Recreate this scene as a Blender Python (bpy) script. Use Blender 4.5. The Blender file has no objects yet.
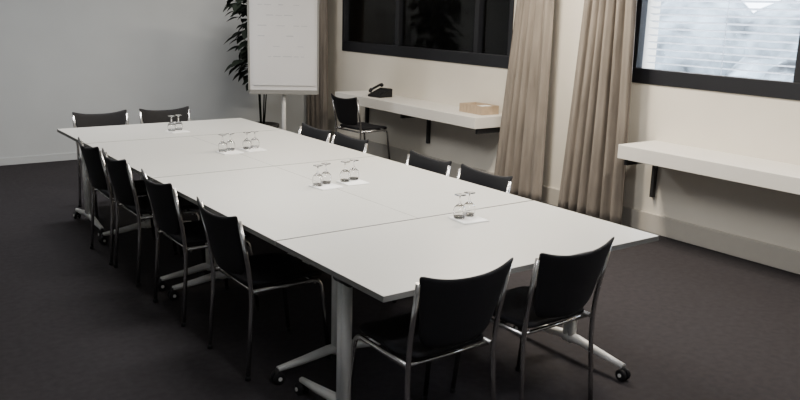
import bpy, bmesh, math, random
from mathutils import Vector, Matrix
random.seed(4)
S=bpy.context.scene
COL=S.collection

# ---------------- materials ----------------
def mat(name,color,rough=0.6,metal=0.0,noise=0.0,nscale=20,bump=0.0,bscale=200,spec=0.5,emit=0,stretch=None):
    m=bpy.data.materials.new(name); m.use_nodes=True
    nt=m.node_tree; b=nt.nodes['Principled BSDF']
    c=(*color,1)
    b.inputs['Base Color'].default_value=c
    b.inputs['Roughness'].default_value=rough
    b.inputs['Metallic'].default_value=metal
    b.inputs['Specular IOR Level'].default_value=spec
    tc=nt.nodes.new('ShaderNodeTexCoord')
    mp=nt.nodes.new('ShaderNodeMapping')
    nt.links.new(tc.outputs['Object'],mp.inputs['Vector'])
    if stretch: mp.inputs['Scale'].default_value=stretch
    if noise>0:
        n=nt.nodes.new('ShaderNodeTexNoise'); n.inputs['Scale'].default_value=nscale
        n.inputs['Detail'].default_value=4
        nt.links.new(mp.outputs['Vector'],n.inputs['Vector'])
        r=nt.nodes.new('ShaderNodeValToRGB')
        r.color_ramp.elements[0].position=0.3; r.color_ramp.elements[1].position=0.7
        r.color_ramp.elements[0].color=tuple(x*(1-noise) for x in color)+(1,)
        r.color_ramp.elements[1].color=tuple(min(1,x*(1+noise)) for x in color)+(1,)
        nt.links.new(n.outputs['Fac'],r.inputs['Fac'])
        nt.links.new(r.outputs['Color'],b.inputs['Base Color'])
    if bump>0:
        n2=nt.nodes.new('ShaderNodeTexNoise'); n2.inputs['Scale'].default_value=bscale
        nt.links.new(mp.outputs['Vector'],n2.inputs['Vector'])
        bp=nt.nodes.new('ShaderNodeBump'); bp.inputs['Strength'].default_value=bump; bp.inputs['Distance'].default_value=0.005
        nt.links.new(n2.outputs['Fac'],bp.inputs['Height'])
        nt.links.new(bp.outputs['Normal'],b.inputs['Normal'])
    if emit>0:
        b.inputs['Emission Color'].default_value=c
        b.inputs['Emission Strength'].default_value=emit
    return m
M_wall_back=mat('paint_grey',(0.50,0.525,0.54),0.8,noise=0.03,nscale=2,bump=0.1)
M_wall=mat('paint_cream',(0.72,0.68,0.60),0.8,noise=0.03,nscale=2,bump=0.1)
M_ceil=mat('paint_ceiling',(0.70,0.70,0.68),0.9,noise=0.02,nscale=3)
M_floor=mat('carpet_charcoal',(0.034,0.031,0.034),0.95,noise=0.15,nscale=25,bump=0.3,bscale=400,spec=0.15)
M_top=mat('laminate_white',(0.60,0.595,0.56),0.36,noise=0.015,nscale=3)
M_edge=mat('edge_band_grey',(0.22,0.22,0.21),0.5,noise=0.03)
M_under=mat('underframe_dark',(0.02,0.02,0.022),0.5,noise=0.05)
M_alu=mat('painted_aluminium',(0.78,0.78,0.76),0.35,metal=0.1,noise=0.03)
M_chrome=mat('chrome',(0.60,0.59,0.58),0.24,metal=1.0,noise=0.02)
M_black=mat('black_plastic',(0.010,0.010,0.012),0.6,noise=0.1,nscale=40,spec=0.3)
M_fab=mat('black_upholstery',(0.012,0.012,0.015),0.8,noise=0.2,nscale=150,bump=0.3,bscale=500,spec=0.3)
M_frame=mat('window_frame_black',(0.008,0.009,0.013),0.45,noise=0.05)
M_shelf=mat('shelf_white',(0.76,0.74,0.69),0.5,noise=0.02,nscale=4)
M_skirt=mat('skirting_cream',(0.50,0.47,0.42),0.6,noise=0.02)
M_curt=mat('curtain_taupe',(0.20,0.175,0.150),0.9,noise=0.25,nscale=14,bump=0.4,bscale=90,stretch=(1,1,0.15))
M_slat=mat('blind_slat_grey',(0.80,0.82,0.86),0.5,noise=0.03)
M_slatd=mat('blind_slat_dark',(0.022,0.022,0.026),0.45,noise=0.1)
M_tape=mat('blind_tape_grey',(0.10,0.10,0.11),0.7,noise=0.1)
M_paper=mat('paper_white',(0.92,0.92,0.91),0.8,noise=0.01)
M_pad=mat('flip_pad_paper',(0.66,0.66,0.67),0.8,noise=0.02,nscale=3)
M_ink=mat('marker_ink',(0.50,0.51,0.54),0.8,noise=0.05)
M_leaf=mat('leaf_green',(0.008,0.013,0.009),0.7,noise=0.4,nscale=8,spec=0.2)
M_pot=mat('pot_dark',(0.03,0.028,0.026),0.6,noise=0.1)
M_wood=mat('wood_tan',(0.42,0.32,0.22),0.6,noise=0.15,nscale=10,stretch=(1,8,1))
M_hedge=mat('outdoor_foliage',(0.17,0.20,0.22),0.9,noise=0.9,nscale=1.3)
M_ground=mat('outdoor_paving',(0.5,0.5,0.5),0.9,noise=0.15,nscale=1)
M_bld=mat('outdoor_concrete',(0.65,0.67,0.7),0.9,noise=0.1,nscale=0.5)
M_lamp=mat('lamp_diffuser',(1.0,0.9,0.75),0.5,emit=3.5)
def glassmat(name):
    m=bpy.data.materials.new(name); m.use_nodes=True; nt=m.node_tree
    for n in list(nt.nodes):
        if n.type!='OUTPUT_MATERIAL': nt.nodes.remove(n)
    out=[n for n in nt.nodes if n.type=='OUTPUT_MATERIAL'][0]
    t=nt.nodes.new('ShaderNodeBsdfTransparent'); g=nt.nodes.new('ShaderNodeBsdfGlossy'); g.inputs['Roughness'].default_value=0.05
    mx=nt.nodes.new('ShaderNodeMixShader'); f=nt.nodes.new('ShaderNodeFresnel'); f.inputs['IOR'].default_value=1.45
    nt.links.new(f.outputs[0],mx.inputs[0]); nt.links.new(t.outputs[0],mx.inputs[1]); nt.links.new(g.outputs[0],mx.inputs[2])
    nt.links.new(mx.outputs[0],out.inputs[0])
    return m
M_pane=glassmat('window_glass')
M_glass=bpy.data.materials.new('goblet_glass'); M_glass.use_nodes=True
b=M_glass.node_tree.nodes['Principled BSDF']; b.inputs['Base Color'].default_value=(1,1,1,1); b.inputs['Transmission Weight'].default_value=1; b.inputs['Roughness'].default_value=0.03; b.inputs['IOR'].default_value=1.4

# ---------------- mesh helpers ----------------
def newobj(name,me,parent=None):
    o=bpy.data.objects.new(name,me); COL.objects.link(o)
    if parent: o.parent=parent
    return o
def empty(name,loc=(0,0,0),rz=0):
    e=bpy.data.objects.new(name,None); COL.objects.link(e); e.location=loc; e.rotation_euler=(0,0,rz); e.empty_display_size=0.1
    return e
def bm_box(bm,a,b,mi=0):
    x0,y0,z0=a; x1,y1,z1=b
    v=[bm.verts.new(p) for p in [(x0,y0,z0),(x1,y0,z0),(x1,y1,z0),(x0,y1,z0),(x0,y0,z1),(x1,y0,z1),(x1,y1,z1),(x0,y1,z1)]]
    for f in [(0,3,2,1),(4,5,6,7),(0,1,5,4),(1,2,6,5),(2,3,7,6),(3,0,4,7)]:
        q=bm.faces.new([v[i] for i in f]); q.material_index=mi
def bm_tube(bm,pts,r,seg=10,mi=0):
    pts=[Vector(p) for p in pts]; rings=[]
    n=len(pts)
    rr=r if isinstance(r,(list,tuple)) else [r]*n
    prev=None
    for i,p in enumerate(pts):
        d=(pts[min(i+1,n-1)]-pts[max(i-1,0)]).normalized()
        if prev is None:
            up=Vector((0,0,1)) if abs(d.z)<0.9 else Vector((1,0,0))
            a=d.cross(up).normalized()
        else:
            a=(prev-d*prev.dot(d)).normalized()
        prev=a; c=d.cross(a)
        rings.append([bm.verts.new(p+(a*math.cos(t)+c*math.sin(t))*rr[i]) for t in [2*math.pi*k/seg for k in range(seg)]])
    for i in range(n-1):
        for k in range(seg):
            f=bm.faces.new([rings[i][k],rings[i][(k+1)%seg],rings[i+1][(k+1)%seg],rings[i+1][k]]); f.smooth=True; f.material_index=mi
    f=bm.faces.new(rings[0]); f.material_index=mi
    f=bm.faces.new(rings[-1]); f.material_index=mi
def bm_lathe(bm,prof,seg=24,c=(0,0,0),mi=0):
    rings=[]
    for r,z in prof:
        rings.append([bm.verts.new((c[0]+r*math.cos(2*math.pi*k/seg),c[1]+r*math.sin(2*math.pi*k/seg),c[2]+z)) for k in range(seg)])
    for i in range(len(prof)-1):
        for k in range(seg):
            f=bm.faces.new([rings[i][k],rings[i][(k+1)%seg],rings[i+1][(k+1)%seg],rings[i+1][k]]); f.smooth=True; f.material_index=mi
    return rings
def finish(bm,name,mats,bevel=0):
    bmesh.ops.recalc_face_normals(bm,faces=bm.faces)
    me=bpy.data.meshes.new(name); bm.to_mesh(me); bm.free()
    for m in mats: me.materials.append(m)
    return me
def boxobj(name,a,b,m,parent=None,bevel=0):
    bm=bmesh.new(); bm_box(bm,a,b); o=newobj(name,finish(bm,name,[m]),parent)
    if bevel:
        md=o.modifiers.new('bev','BEVEL'); md.width=bevel; md.segments=2
    return o
def boxes(name,lst,m,parent=None,bevel=0):
    bm=bmesh.new()
    for a,b in lst: bm_box(bm,a,b)
    o=newobj(name,finish(bm,name,[m]),parent)
    if bevel:
        md=o.modifiers.new('bev','BEVEL'); md.width=bevel; md.segments=2
    return o
def smoothpath(pts,r=0.05,k=5):
    pts=[Vector(p) for p in pts]; out=[pts[0]]
    for i in range(1,len(pts)-1):
        a=(pts[i-1]-pts[i]); b=(pts[i+1]-pts[i])
        rr=min(r,a.length*.45,b.length*.45)
        p0=pts[i]+a.normalized()*rr; p2=pts[i]+b.normalized()*rr
        for j in range(k+1):
            t=j/k; out.append(p0*(1-t)**2+pts[i]*2*t*(1-t)+p2*t*t)
    out.append(pts[-1]); return out

# ---------------- room shell ----------------
XL,XR,YF,YB,H=-1.8,5.60,-2.0,9.45,2.75
boxobj('floor',(XL-.2,YF-.2,-.1),(XR+.3,YB+.2,0),M_floor)
boxobj('ceiling',(XL-.2,YF-.2,H),(XR+.3,YB+.2,H+.1),M_ceil)
boxobj('wall_back',(XL-.2,YB,0),(XR+.3,YB+.2,H),M_wall_back)
boxobj('wall_left',(XL-.2,YF,0),(XL,YB,H),M_wall_back)
boxobj('wall_front',(XL-.2,YF-.2,0),(XR+.3,YF,H),M_wall_back)
W1=(0.3,4.42); W2=(5.86,8.92); ZW0,ZW1=1.21,2.5
boxes('wall_right',[((XR,YF,0),(XR+.3,YB,ZW0)),((XR,YF,ZW1),(XR+.3,YB,H)),((XR,YF,ZW0),(XR+.3,W1[0],ZW1)),
   ((XR,W1[1],ZW0),(XR+.3,W2[0],ZW1)),((XR,W2[1],ZW0),(XR+.3,YB,ZW1))],M_wall)
boxobj('baseboard_right',(XR-.025,YF,0),(XR,YB-.02,.16),M_skirt,bevel=.004)
boxobj('baseboard_back',(XL,YB-.015,0),(XR-.03,YB,.08),M_wall_back,bevel=.003)
def window(name,y0,y1,mulls,blind,tapes=()):
    e=empty(name,(XR,(y0+y1)/2,0)); cy=(y0+y1)/2
    L=[((-.012,y0-cy,ZW0),(.07,y1-cy,ZW0+.12)),((-.012,y0-cy,ZW1-.06),(.07,y1-cy,ZW1)),
       ((-.012,y0-cy,ZW0+.12),(.07,y0-cy+.05,ZW1-.06)),((-.012,y1-cy-.05,ZW0+.12),(.07,y1-cy,ZW1-.06))]
    for m,w in mulls: L.append(((-.012,m-cy-w/2,ZW0+.12),(.07,m-cy+w/2,ZW1-.06)))
    boxes('frame',L,M_frame,e,bevel=.004)
    boxobj('glass_pane',(.04,y0-cy+.04,ZW0+.1),(.046,y1-cy-.04,ZW1-.05),M_pane,e)
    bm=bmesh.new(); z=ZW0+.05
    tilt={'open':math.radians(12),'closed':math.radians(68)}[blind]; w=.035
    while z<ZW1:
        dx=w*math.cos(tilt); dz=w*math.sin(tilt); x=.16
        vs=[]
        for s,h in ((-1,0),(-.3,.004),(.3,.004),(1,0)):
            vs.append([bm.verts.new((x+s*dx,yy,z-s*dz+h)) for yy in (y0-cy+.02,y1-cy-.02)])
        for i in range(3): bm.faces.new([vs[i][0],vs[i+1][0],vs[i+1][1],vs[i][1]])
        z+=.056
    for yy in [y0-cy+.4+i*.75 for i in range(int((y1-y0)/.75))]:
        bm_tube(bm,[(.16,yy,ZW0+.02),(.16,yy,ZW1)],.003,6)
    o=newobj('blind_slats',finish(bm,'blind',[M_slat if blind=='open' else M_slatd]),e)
    md=o.modifiers.new('s','SOLIDIFY'); md.thickness=.0015
    if tapes: boxes('blind_tapes',[((.108,t-cy-.012,ZW0+.05),(.111,t-cy+.012,ZW1)) for t in tapes],M_tape,e)
    return e
window('window_1',W1[0],W1[1],[(2.96,.14),(1.6,.14)],'open')
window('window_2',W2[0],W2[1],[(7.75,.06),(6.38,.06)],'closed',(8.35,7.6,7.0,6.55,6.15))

# outdoors
boxobj('ground_outside',(XR+.3,-40,-3.1),(80,60,-3.0),M_ground)
bm=bmesh.new()
for i in range(60):
    y=-20+i*1.1+random.uniform(-.4,.4); x=22+random.uniform(-3,4); r=random.uniform(1.3,2.4); z=random.uniform(-2.4,0.2)
    mm=Matrix.Translation((x,y,z))@Matrix.Diagonal((r,r,r*1.2,1))
    g=bmesh.ops.create_icosphere(bm,subdivisions=3,radius=1,matrix=mm)
    for v in g['verts']: v.co+=Vector((random.uniform(-.18,.18),random.uniform(-.18,.18),random.uniform(-.18,.18)))
newobj('tree_row_outside',finish(bm,'trees',[M_hedge]))
boxes('building_outside',[((40,-10,-3),(50,14,2.0)),((44,18,-3),(52,40,1.8))],M_bld)

# ---------------- shelves ----------------
def shelf(y0,y1):
    e=empty('wall_shelf',(5.37,(y0+y1)/2,0)); h=(y1-y0)/2
    boxobj('board',(-.23,-h,.655),(.23,h,.765),M_shelf,e,bevel=.004)
    L=[]
    n=3
    for i in range(n):
        y=-h+.04+i*(2*h-.08)/(n-1)
        L+= [((-.17,y-.015,.60),(.228,y+.015,.655)),((.19,y-.015,.3),(.228,y+.015,.60))]
    boxes('brackets',L,M_under,e)
shelf(5.82,8.35); shelf(0.2,4.12)

# ---------------- curtains ----------------
def curtain(y0t,y1t,y0b,y1b,x=5.33,folds=6,seed=0):
    rnd=random.Random(seed)
    e=empty('curtain',(x,(y0b+y1b)/2,0)); cy=(y0b+y1b)/2
    bm=bmesh.new(); NU=folds*12; NV=24; ph=[rnd.uniform(0,6) for _ in range(6)]
    g=[]
    for j in range(NV+1):
        t=j/NV; z=.02+t*2.62; row=[]
        for i in range(NU+1):
            u=i/NU
            ya=y0b*(1-t)+y0t*t; yb=y1b*(1-t)+y1t*t
            uu=u+.02*math.sin(9*u+ph[0]+t*1.5)
            a=.045*(.75+.25*math.sin(5*u+ph[1]))
            xx=a*math.sin(2*math.pi*folds*uu+.5*math.sin(2.5*t+ph[2]))+.012*math.sin(2*math.pi*folds*2.3*u+ph[3])
            yy=ya+(yb-ya)*u+.012*math.cos(2*math.pi*folds*uu)
            row.append(bm.verts.new((xx,yy-cy,z)))
        g.append(row)
    for j in range(NV):
        for i in range(NU):
            f=bm.faces.new([g[j][i],g[j][i+1],g[j+1][i+1],g[j+1][i]]); f.smooth=True
    o=newobj('fabric',finish(bm,'curtain',[M_curt]),e)
    md=o.modifiers.new('s','SOLIDIFY'); md.thickness=.003
curtain(5.18,5.50,5.15,5.77,x=5.40,folds=5,seed=1)
curtain(4.32,4.74,4.22,4.94,x=5.40,folds=6,seed=2)
curtain(8.93,9.33,8.90,9.36,x=5.36,folds=4,seed=3)
e=empty('curtain_rail',(5.40,4.8,2.66))
bm=bmesh.new(); bm_box(bm,(-.02,-4.6,0),(.02,4.6,.03)); 
for i in range(10): bm_box(bm,(-.01,-4.5+i,.03),(.01,-4.48+i,.09))
newobj('rail',finish(bm,'rail',[M_alu]),e)

# ---------------- tables ----------------
TZ=.74
def castor(bm,x,y,d):
    for s in (-1,1):
        c=Vector((x,y,.03)); ax=Vector((-d[1],d[0],0))*s
        bm_tube(bm,[c+ax*.006,c+ax*.010,c+ax*.022,c+ax*.026],[.024,.030,.030,.022],16,mi=1)
    bm_tube(bm,[(x,y,.03),(x,y,.075)],.012,10,mi=2)
    bm_tube(bm,[(x+d[1]*.03,y-d[0]*.03,.03),(x-d[1]*.03,y+d[0]*.03,.03)],.010,10,mi=0)
def table(x0,x1,y0,y1):
    cx,cy=(x0+x1)/2,(y0+y1)/2; w,d=(x1-x0),(y1-y0)
    e=empty('conference_table',(cx,cy,0))
    bm=bmesh.new()
    hx,hy=w/2-.0006,d/2-.005
    bm_box(bm,(-hx,-hy,TZ-.024),(hx,hy,TZ))
    bmesh.ops.recalc_face_normals(bm,faces=bm.faces)
    for f in bm.faces: f.material_index=0 if f.normal.z>0.5 else 1
    o=newobj('table_top',finish(bm,'top',[M_top,M_edge]),e)
    md=o.modifiers.new('b','BEVEL'); md.width=.001; md.segments=1
    if w>d: ax=Vector((1,0,0)); pr=Vector((0,1,0)); L=w/2; D=d/2
    else: ax=Vector((0,1,0)); pr=Vector((1,0,0)); L=d/2; D=w/2
    def P(a,p,z): 
        v=ax*a+pr*p; return (v.x,v.y,z)
    bm=bmesh.new()
    ins=.10
    for s in (-1,1):
        a=s*(L-ins)
        bm_tube(bm,[P(a,-.018,.08),P(a,-.018,.66)],.022,14)
        bm_tube(bm,[P(a,.018,.08),P(a,.018,.66)],.022,14)
        F=D-.06
        bm_tube(bm,[P(a,-F,.072),P(a,-F*.6,.085),P(a,-.06,.105),P(a,.06,.105),P(a,F*.6,.085),P(a,F,.072)],[.014,.02,.024,.024,.02,.014],12)
        bm_tube(bm,[P(a,-.05,.675),P(a,.05,.675)],.03,14,mi=2)
        q0=P(a-.02*1,-D*.75,.69); q1=P(a+.02,D*.75,.714)
        bm_box(bm,tuple(min(q0[i],q1[i]) for i in range(3)),tuple(max(q0[i],q1[i]) for i in range(3)),2)
        for t in (-1,1):
            c=P(a,t*F,0); castor(bm,c[0],c[1],(pr.x,pr.y))
    bm_tube(bm,[P(-L+ins,0,.67),P(L-ins,0,.67)],.02,12,mi=2)
    newobj('frame',finish(bm,'tframe',[M_alu,M_black,M_under]),e)
TX0,TXM,TX1=1.63,2.43,3.23
Y0,Y1,Y2,Y3,Y4=2.295,3.14,4.69,6.08,6.88
table(TX0,TX1,Y0,Y1)
table(TX0,TXM,Y1,Y2); table(TXM,TX1,Y1,Y2)
table(TX0,TXM,Y2,Y3); table(TXM,TX1,Y2,Y3)
table(TX0,TX1,Y3,Y4)

# ---------------- chairs ----------------
def chair_meshes():
    bm=bmesh.new()
    for s in (-1,1):
        bm_tube(bm,smoothpath([(s*.225,0,.006),(s*.217,.035,.45),(s*.226,-.03,.79)],.15,6),.011,10)
        bm_tube(bm,smoothpath([(s*.217,.46,.006),(s*.207,.41,.435),(s*.212,.035,.435)],.05,6),.011,10)
        for y,z,x in ((0,0,.225),(.46,0,.217)):
            bm_tube(bm,[(s*x,y,0),(s*x,y,.022)],.014,10,mi=1)
    bm_tube(bm,[(-.21,.38,.425),(.21,.38,.425)],.009,8)
    bm_tube(bm,[(-.214,.06,.425),(.214,.06,.425)],.009,8)
    fr=finish(bm,'chair_frame',[M_chrome,M_black])
    bm=bmesh.new(); N=12; g=[]
    for j in range(N+1):
        v=j/N; row=[]
        for i in range(N+1):
            u=2*i/N-1
            hw=.20+.012*math.sin(math.pi*v)
            k=max(0,v-.8)/.2; k2=max(0,.15-v)/.15
            hw-= .05*k*k+.03*k2*k2
            y=.03+v*.43
            z=.462-.012*(1-u*u)*math.sin(math.pi*min(1,v*1.1))-.03*max(0,v-.75)**2/.0625+.004*u*u
            row.append(bm.verts.new((u*hw,y,z)))
        g.append(row)
    for j in range(N):
        for i in range(N):
            f=bm.faces.new([g[j][i],g[j][i+1],g[j+1][i+1],g[j+1][i]]); f.smooth=True
    se=finish(bm,'chair_seat',[M_fab])
    bm=bmesh.new(); g=[]
    for j in range(N+1):
        v=j/N; row=[]
        for i in range(N+1):
            u=2*i/N-1
            hw=.180+.058*v**1.3 - .03*max(0,.12-v)/.12
            zt=.792+.036*abs(u)**2.5; zb=.505-.010*(1-u*u)
            z=zb+(zt-zb)*v
            yf=.028-.058*((z-.45)/.34)
            y=yf-.040*(1-u*u)-.012*v*v+.004
            row.append(bm.verts.new((u*hw,y,z)))
        g.append(row)
    for j in range(N):
        for i in range(N):
            f=bm.faces.new([g[j][i],g[j][i+1],g[j+1][i+1],g[j+1][i]]); f.smooth=True
    ba=finish(bm,'chair_back',[M_black])
    return fr,se,ba
CH=chair_meshes()
def chair(x,y,face):
    e=empty('conference_chair',(x,y,0),face-math.pi/2)
    newobj('frame',CH[0],e)
    s=newobj('seat',CH[1],e); md=s.modifiers.new('s','SOLIDIFY'); md.thickness=.028; md.offset=0; md=s.modifiers.new('u','SUBSURF'); md.levels=1; md.render_levels=1
    b=newobj('backrest',CH[2],e); md=b.modifiers.new('s','SOLIDIFY'); md.thickness=.014; md.offset=0; md=b.modifiers.new('u','SUBSURF'); md.levels=1; md.render_levels=1
R=math.radians
chair(1.965,2.265,R(90)); chair(2.56,2.255,R(91))
for y,dx in ((3.57,0),(4.38,.0),(5.16,.01),(5.68,.0)): chair(1.585+dx,y,R(0))
for y,a in ((3.63,180),(4.18,178),(5.14,180),(5.66,180)): chair(3.27,y,R(a))
chair(2.08,7.2,R(-90)); chair(2.66,7.22,R(-90))
chair(4.80,7.55,R(5))

# ---------------- goblets + napkins ----------------
def goblet_mesh():
    bm=bmesh.new()
    out=[(.027,0),(.031,.015),(.033,.035),(.028,.055),(.014,.068),(.005,.075),(.004,.105),(.007,.112),(.028,.1165),(.029,.1185)]
    inn=[(.0255,0),(.0295,.015),(.0315,.035),(.0265,.054),(.012,.0655),(.0005,.069)]
    a=bm_lathe(bm,out); 
    bm.faces.new(a[-1])
    b=bm_lathe(bm,inn); bm.faces.new(b[-1])
    for k in range(24): bm.faces.new([a[0][k],a[0][(k+1)%24],b[0][(k+1)%24],b[0][k]])
    return finish(bm,'goblet',[M_glass])
GM=goblet_mesh()
def setting(x,y,rot,n=2):
    e=empty('paper_napkin',(x,y,TZ+.0008),rot)
    bm=bmesh.new()
    bm_box(bm,(-.075,-.085,0),(.075,.065,.003)); bm_box(bm,(-.073,-.082,.0032),(.072,.06,.006))
    o=newobj('folded_sheet',finish(bm,'napkin',[M_paper]),e)
    md=o.modifiers.new('b','BEVEL'); md.width=.001
    for k in range(n):
        dx=(-.036,.036)[k]; 
        p=Matrix.Rotation(rot,3,'Z')@Vector((dx,.03+(.012 if k else -.01),0))
        q=newobj('water_goblet',GM); q.location=(x+p.x,y+p.y,TZ+.0072)
setting(2.63,3.00,R(-6)); setting(2.40,4.00,R(4)); setting(2.60,4.02,R(-3))
setting(2.385,5.28,R(3)); setting(2.58,5.30,R(0)); setting(2.42,6.34,R(5))

# ---------------- flip chart ----------------
fx,fy=3.93,7.36
ang=math.atan2(-fy,-fx)
e=empty('flip_chart',(fx,fy,0),ang+math.pi/2)
bm=bmesh.new()
bm_box(bm,(-.335,-.012,.92),(.335,.008,1.94),0)
newobj('board',finish(bm,'fcboard',[M_pad]),e)
boxes('board_frame',[((-.35,-.02,.90),(-.332,.014,1.96)),((.332,-.02,.90),(.35,.014,1.96)),((-.35,-.02,.885),(.35,.014,.925)),((-.35,-.02,1.93),(.35,.014,1.965)),
   ((-.30,-.035,1.90),(.30,-.02,1.93)),((-.33,-.07,.885),(.33,-.02,.893)),((-.33,-.074,.885),(.33,-.07,.902))],M_edge,e,bevel=.002)
boxobj('paper_pad',(-.305,-.024,.97),(.305,-.014,1.90),M_pad,e)
bm=bmesh.new(); rnd=random.Random(3)
for k in range(6):
    z=1.75-k*.10; x=-.25
    while x<.2:
        l=rnd.uniform(.03,.09)
        if rnd.random()<.7: bm_box(bm,(x,-.0248,z),(x+l,-.0243,z+.006+rnd.uniform(0,.004)))
        x+=l+.02
newobj('handwriting',finish(bm,'ink',[M_ink]),e)
bm=bmesh.new()
bm_tube(bm,[(0,.035,.10),(0,.035,1.3)],.022,14)
bm_box(bm,(-.06,.012,1.15),(.06,.04,1.3)); bm_box(bm,(-.05,.012,.95),(.05,.04,1.02))
for k in range(5):
    a=2*math.pi*k/5+.3; c,s=math.cos(a),math.sin(a)
    bm_tube(bm,[(0,.035,.11),(c*.15,.035+s*.15,.10),(c*.32,.035+s*.32,.075)],[.022,.018,.012],10,mi=1)
    bm_tube(bm,[(c*.31-s*.015,.035+s*.31+c*.015,.028),(c*.31+s*.015,.035+s*.31-c*.015,.028)],.028,14,mi=1)
    bm_tube(bm,[(c*.31,.035+s*.31,.03),(c*.31,.035+s*.31,.08)],.008,8,mi=1)
newobj('stand',finish(bm,'fcstand',[M_alu,M_black]),e)

# ---------------- plant ----------------
def plant(name,loc,h0,h1,spread,n,leaf,pot_r,pot_h,potm,seed):
    rnd=random.Random(seed); e=empty(name,loc)
    bm=bmesh.new()
    r=bm_lathe(bm,[(pot_r*.75,0),(pot_r*.98,pot_h*.9),(pot_r*1.05,pot_h*.92),(pot_r*1.05,pot_h),(pot_r*.92,pot_h),(pot_r*.9,pot_h*.9)],24)
    bm.faces.new(r[0]); bm.faces.new(r[-1])
    newobj('pot',finish(bm,'pot',[potm]),e)
    bm=bmesh.new()
    stems=[]
    for k in range(5):
        a=k*1.26+rnd.random(); rr=spread*.35
        top=Vector((math.cos(a)*rr,math.sin(a)*rr,h1*.93))
        bot=Vector((math.cos(a)*.02,math.sin(a)*.02,pot_h*.85))
        bm_tube(bm,[bot,bot.lerp(top,.5)+Vector((rnd.uniform(-.03,.03),0,0))*spread,top],[.012*spread*2,.009*spread*2,.004*spread*2],6)
        stems.append((bot,top))
    for k in range(n):
        b,t=rnd.choice(stems); z=rnd.uniform(h0,h1); f=(z-b.z)/(t.z-b.z); o=b.lerp(t,min(1,max(0,f)))
        a=rnd.uniform(0,6.283); d=Vector((math.cos(a),math.sin(a),rnd.uniform(-.1,.6))).normalized()
        st=rnd.uniform(.2,.65)*spread; tip=o+d*st
        bm_tube(bm,[o,tip],.003*min(1,spread*2.5),4)
        side=d.cross(Vector((0,0,1))).normalized(); L=leaf*rnd.uniform(.7,1.2); dd=(d+Vector((0,0,-.7))).normalized()
        up=side.cross(dd)
        rows=[]
        for j in range(6):
            q=j/5; w=math.sin(math.pi*min(1,q*.93+.07))*.42*L*(1.15-.4*q)
            c=tip+dd*q*L+Vector((0,0,-.15*L*q*q))
            rows.append([bm.verts.new(c-side*w+up*w*.25),bm.verts.new(c),bm.verts.new(c+side*w+up*w*.25)])
        for j in range(5):
            for i in range(2):
                ff=bm.faces.new([rows[j][i],rows[j][i+1],rows[j+1][i+1],rows[j+1][i]]); ff.smooth=True
    newobj('foliage',finish(bm,'foliage',[M_leaf]),e)
plant('potted_plant',(4.37,8.72,0),.85,1.95,.36,230,.16,.19,.38,M_pot,5)

# ---------------- desk phone ----------------
e=empty('desk_phone',(5.33,7.68,.766),R(-80))
bm=bmesh.new()
v=[bm.verts.new(p) for p in [(-.10,-.10,0),(.10,-.10,0),(.10,.10,0),(-.10,.10,0),(-.10,-.10,.025),(.10,-.10,.025),(.10,.10,.095),(-.10,.10,.095)]]
for f in [(0,3,2,1),(4,5,6,7),(0,1,5,4),(1,2,6,5),(2,3,7,6),(3,0,4,7)]: bm.faces.new([v[i] for i in f])
o=newobj('body',finish(bm,'phone',[M_black]),e); md=o.modifiers.new('b','BEVEL'); md.width=.006; md.segments=2
bm=bmesh.new()
bm_tube(bm,smoothpath([(-.07,-.095,.055),(-.07,-.08,.078),(-.07,.08,.132),(-.07,.10,.115)],.02,4),[.020]*2+[.022]*3+[.014]*4+[.022]*3+[.02]*2,10)
newobj('handset',finish(bm,'handset',[M_black]),e)
bm=bmesh.new()
for i in range(3):
    for j in range(4):
        x=-.01+i*.028; y=-.075+j*.026; z=.025+(y+.10)*.35
        bm_box(bm,(x,y,z),(x+.018,y+.016,z+.010))
bm_box(bm,(-.015,.045,.075),(.085,.09,.0965))
newobj('keypad',finish(bm,'keypad',[M_under]),e)

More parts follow.
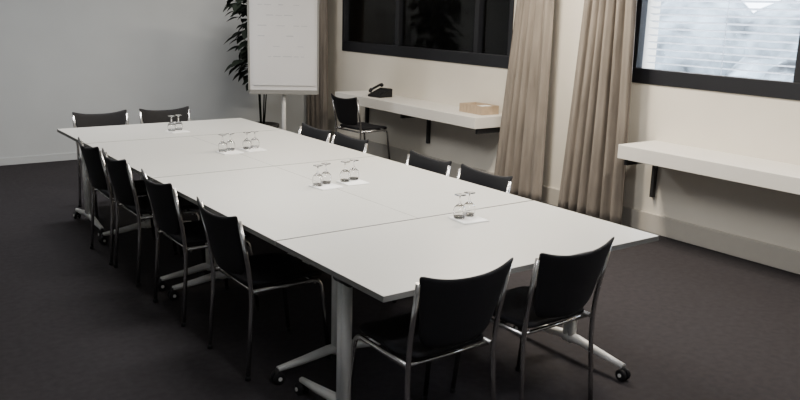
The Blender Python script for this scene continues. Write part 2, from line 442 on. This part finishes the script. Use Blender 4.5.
# wooden tray with papers
e=empty('wooden_letter_tray',(5.42,6.09,.766))
boxes('tray',[((-.11,-.17,0),(.11,.17,.012)),((-.11,-.17,.012),(-.10,.17,.085)),((.10,-.17,.012),(.11,.17,.085)),((-.10,-.17,.012),(.10,-.16,.085)),((-.10,.16,.012),(.10,.17,.085)),((-.10,-.005,.012),(.10,.005,.085))],M_wood,e)
boxes('papers',[((-.09,-.15,.0125),(.09,-.012,.075)),((-.09,.012,.0125),(.09,.15,.06))],M_paper,e)

# ---------------- lights ----------------
def ceil_lamp(x,y,power,col=(1,.86,.68),sx=1.2,sy=.3):
    e=empty('ceiling_light',(x,y,H))
    boxes('housing',[((-sx/2-.02,-sy/2-.02,-.05),(sx/2+.02,sy/2+.02,0))],M_alu,e)
    boxobj('diffuser',(-sx/2,-sy/2,-.055),(sx/2,sy/2,-.0505),M_lamp,e)
    l=bpy.data.lights.new('lamp','AREA'); l.shape='RECTANGLE'; l.size=sx; l.size_y=sy; l.energy=power; l.color=col
    o=bpy.data.objects.new('lamp',l); COL.objects.link(o); o.parent=e; o.location=(0,0,-.06)
ceil_lamp(4.3,4.7,100,(1,.88,.72),.9,.3)
ceil_lamp(4.3,2.4,62,(1,.90,.78),.9,.3)
ceil_lamp(4.0,8.0,22,(1,.93,.85),.9,.3)  # unseen extra lamp, added to lighten the far curtain by window_2
ceil_lamp(1.9,7.2,52,(.97,.97,.98))
ceil_lamp(2.3,3.8,58,(1,.98,.94))
ceil_lamp(1.4,1.0,32,(.98,.97,1))

w=bpy.data.worlds.new('World'); S.world=w; w.use_nodes=True
bg=w.node_tree.nodes['Background']; bg.inputs[0].default_value=(.78,.87,1,1); bg.inputs[1].default_value=12

# ---------------- camera ----------------
cam=bpy.data.cameras.new('camera'); co=bpy.data.objects.new('camera',cam); COL.objects.link(co)
cam.sensor_width=36; cam.lens=820/800*36; cam.clip_start=.05
fw=Vector((.577,.784,-.229)).normalized(); up=Vector((.113,.201,.973)); r=fw.cross(up).normalized(); up=r.cross(fw)
m=Matrix((r,up,-fw)).transposed().to_4x4(); m.translation=Vector((0,0,1.765)); co.matrix_world=m
S.camera=co
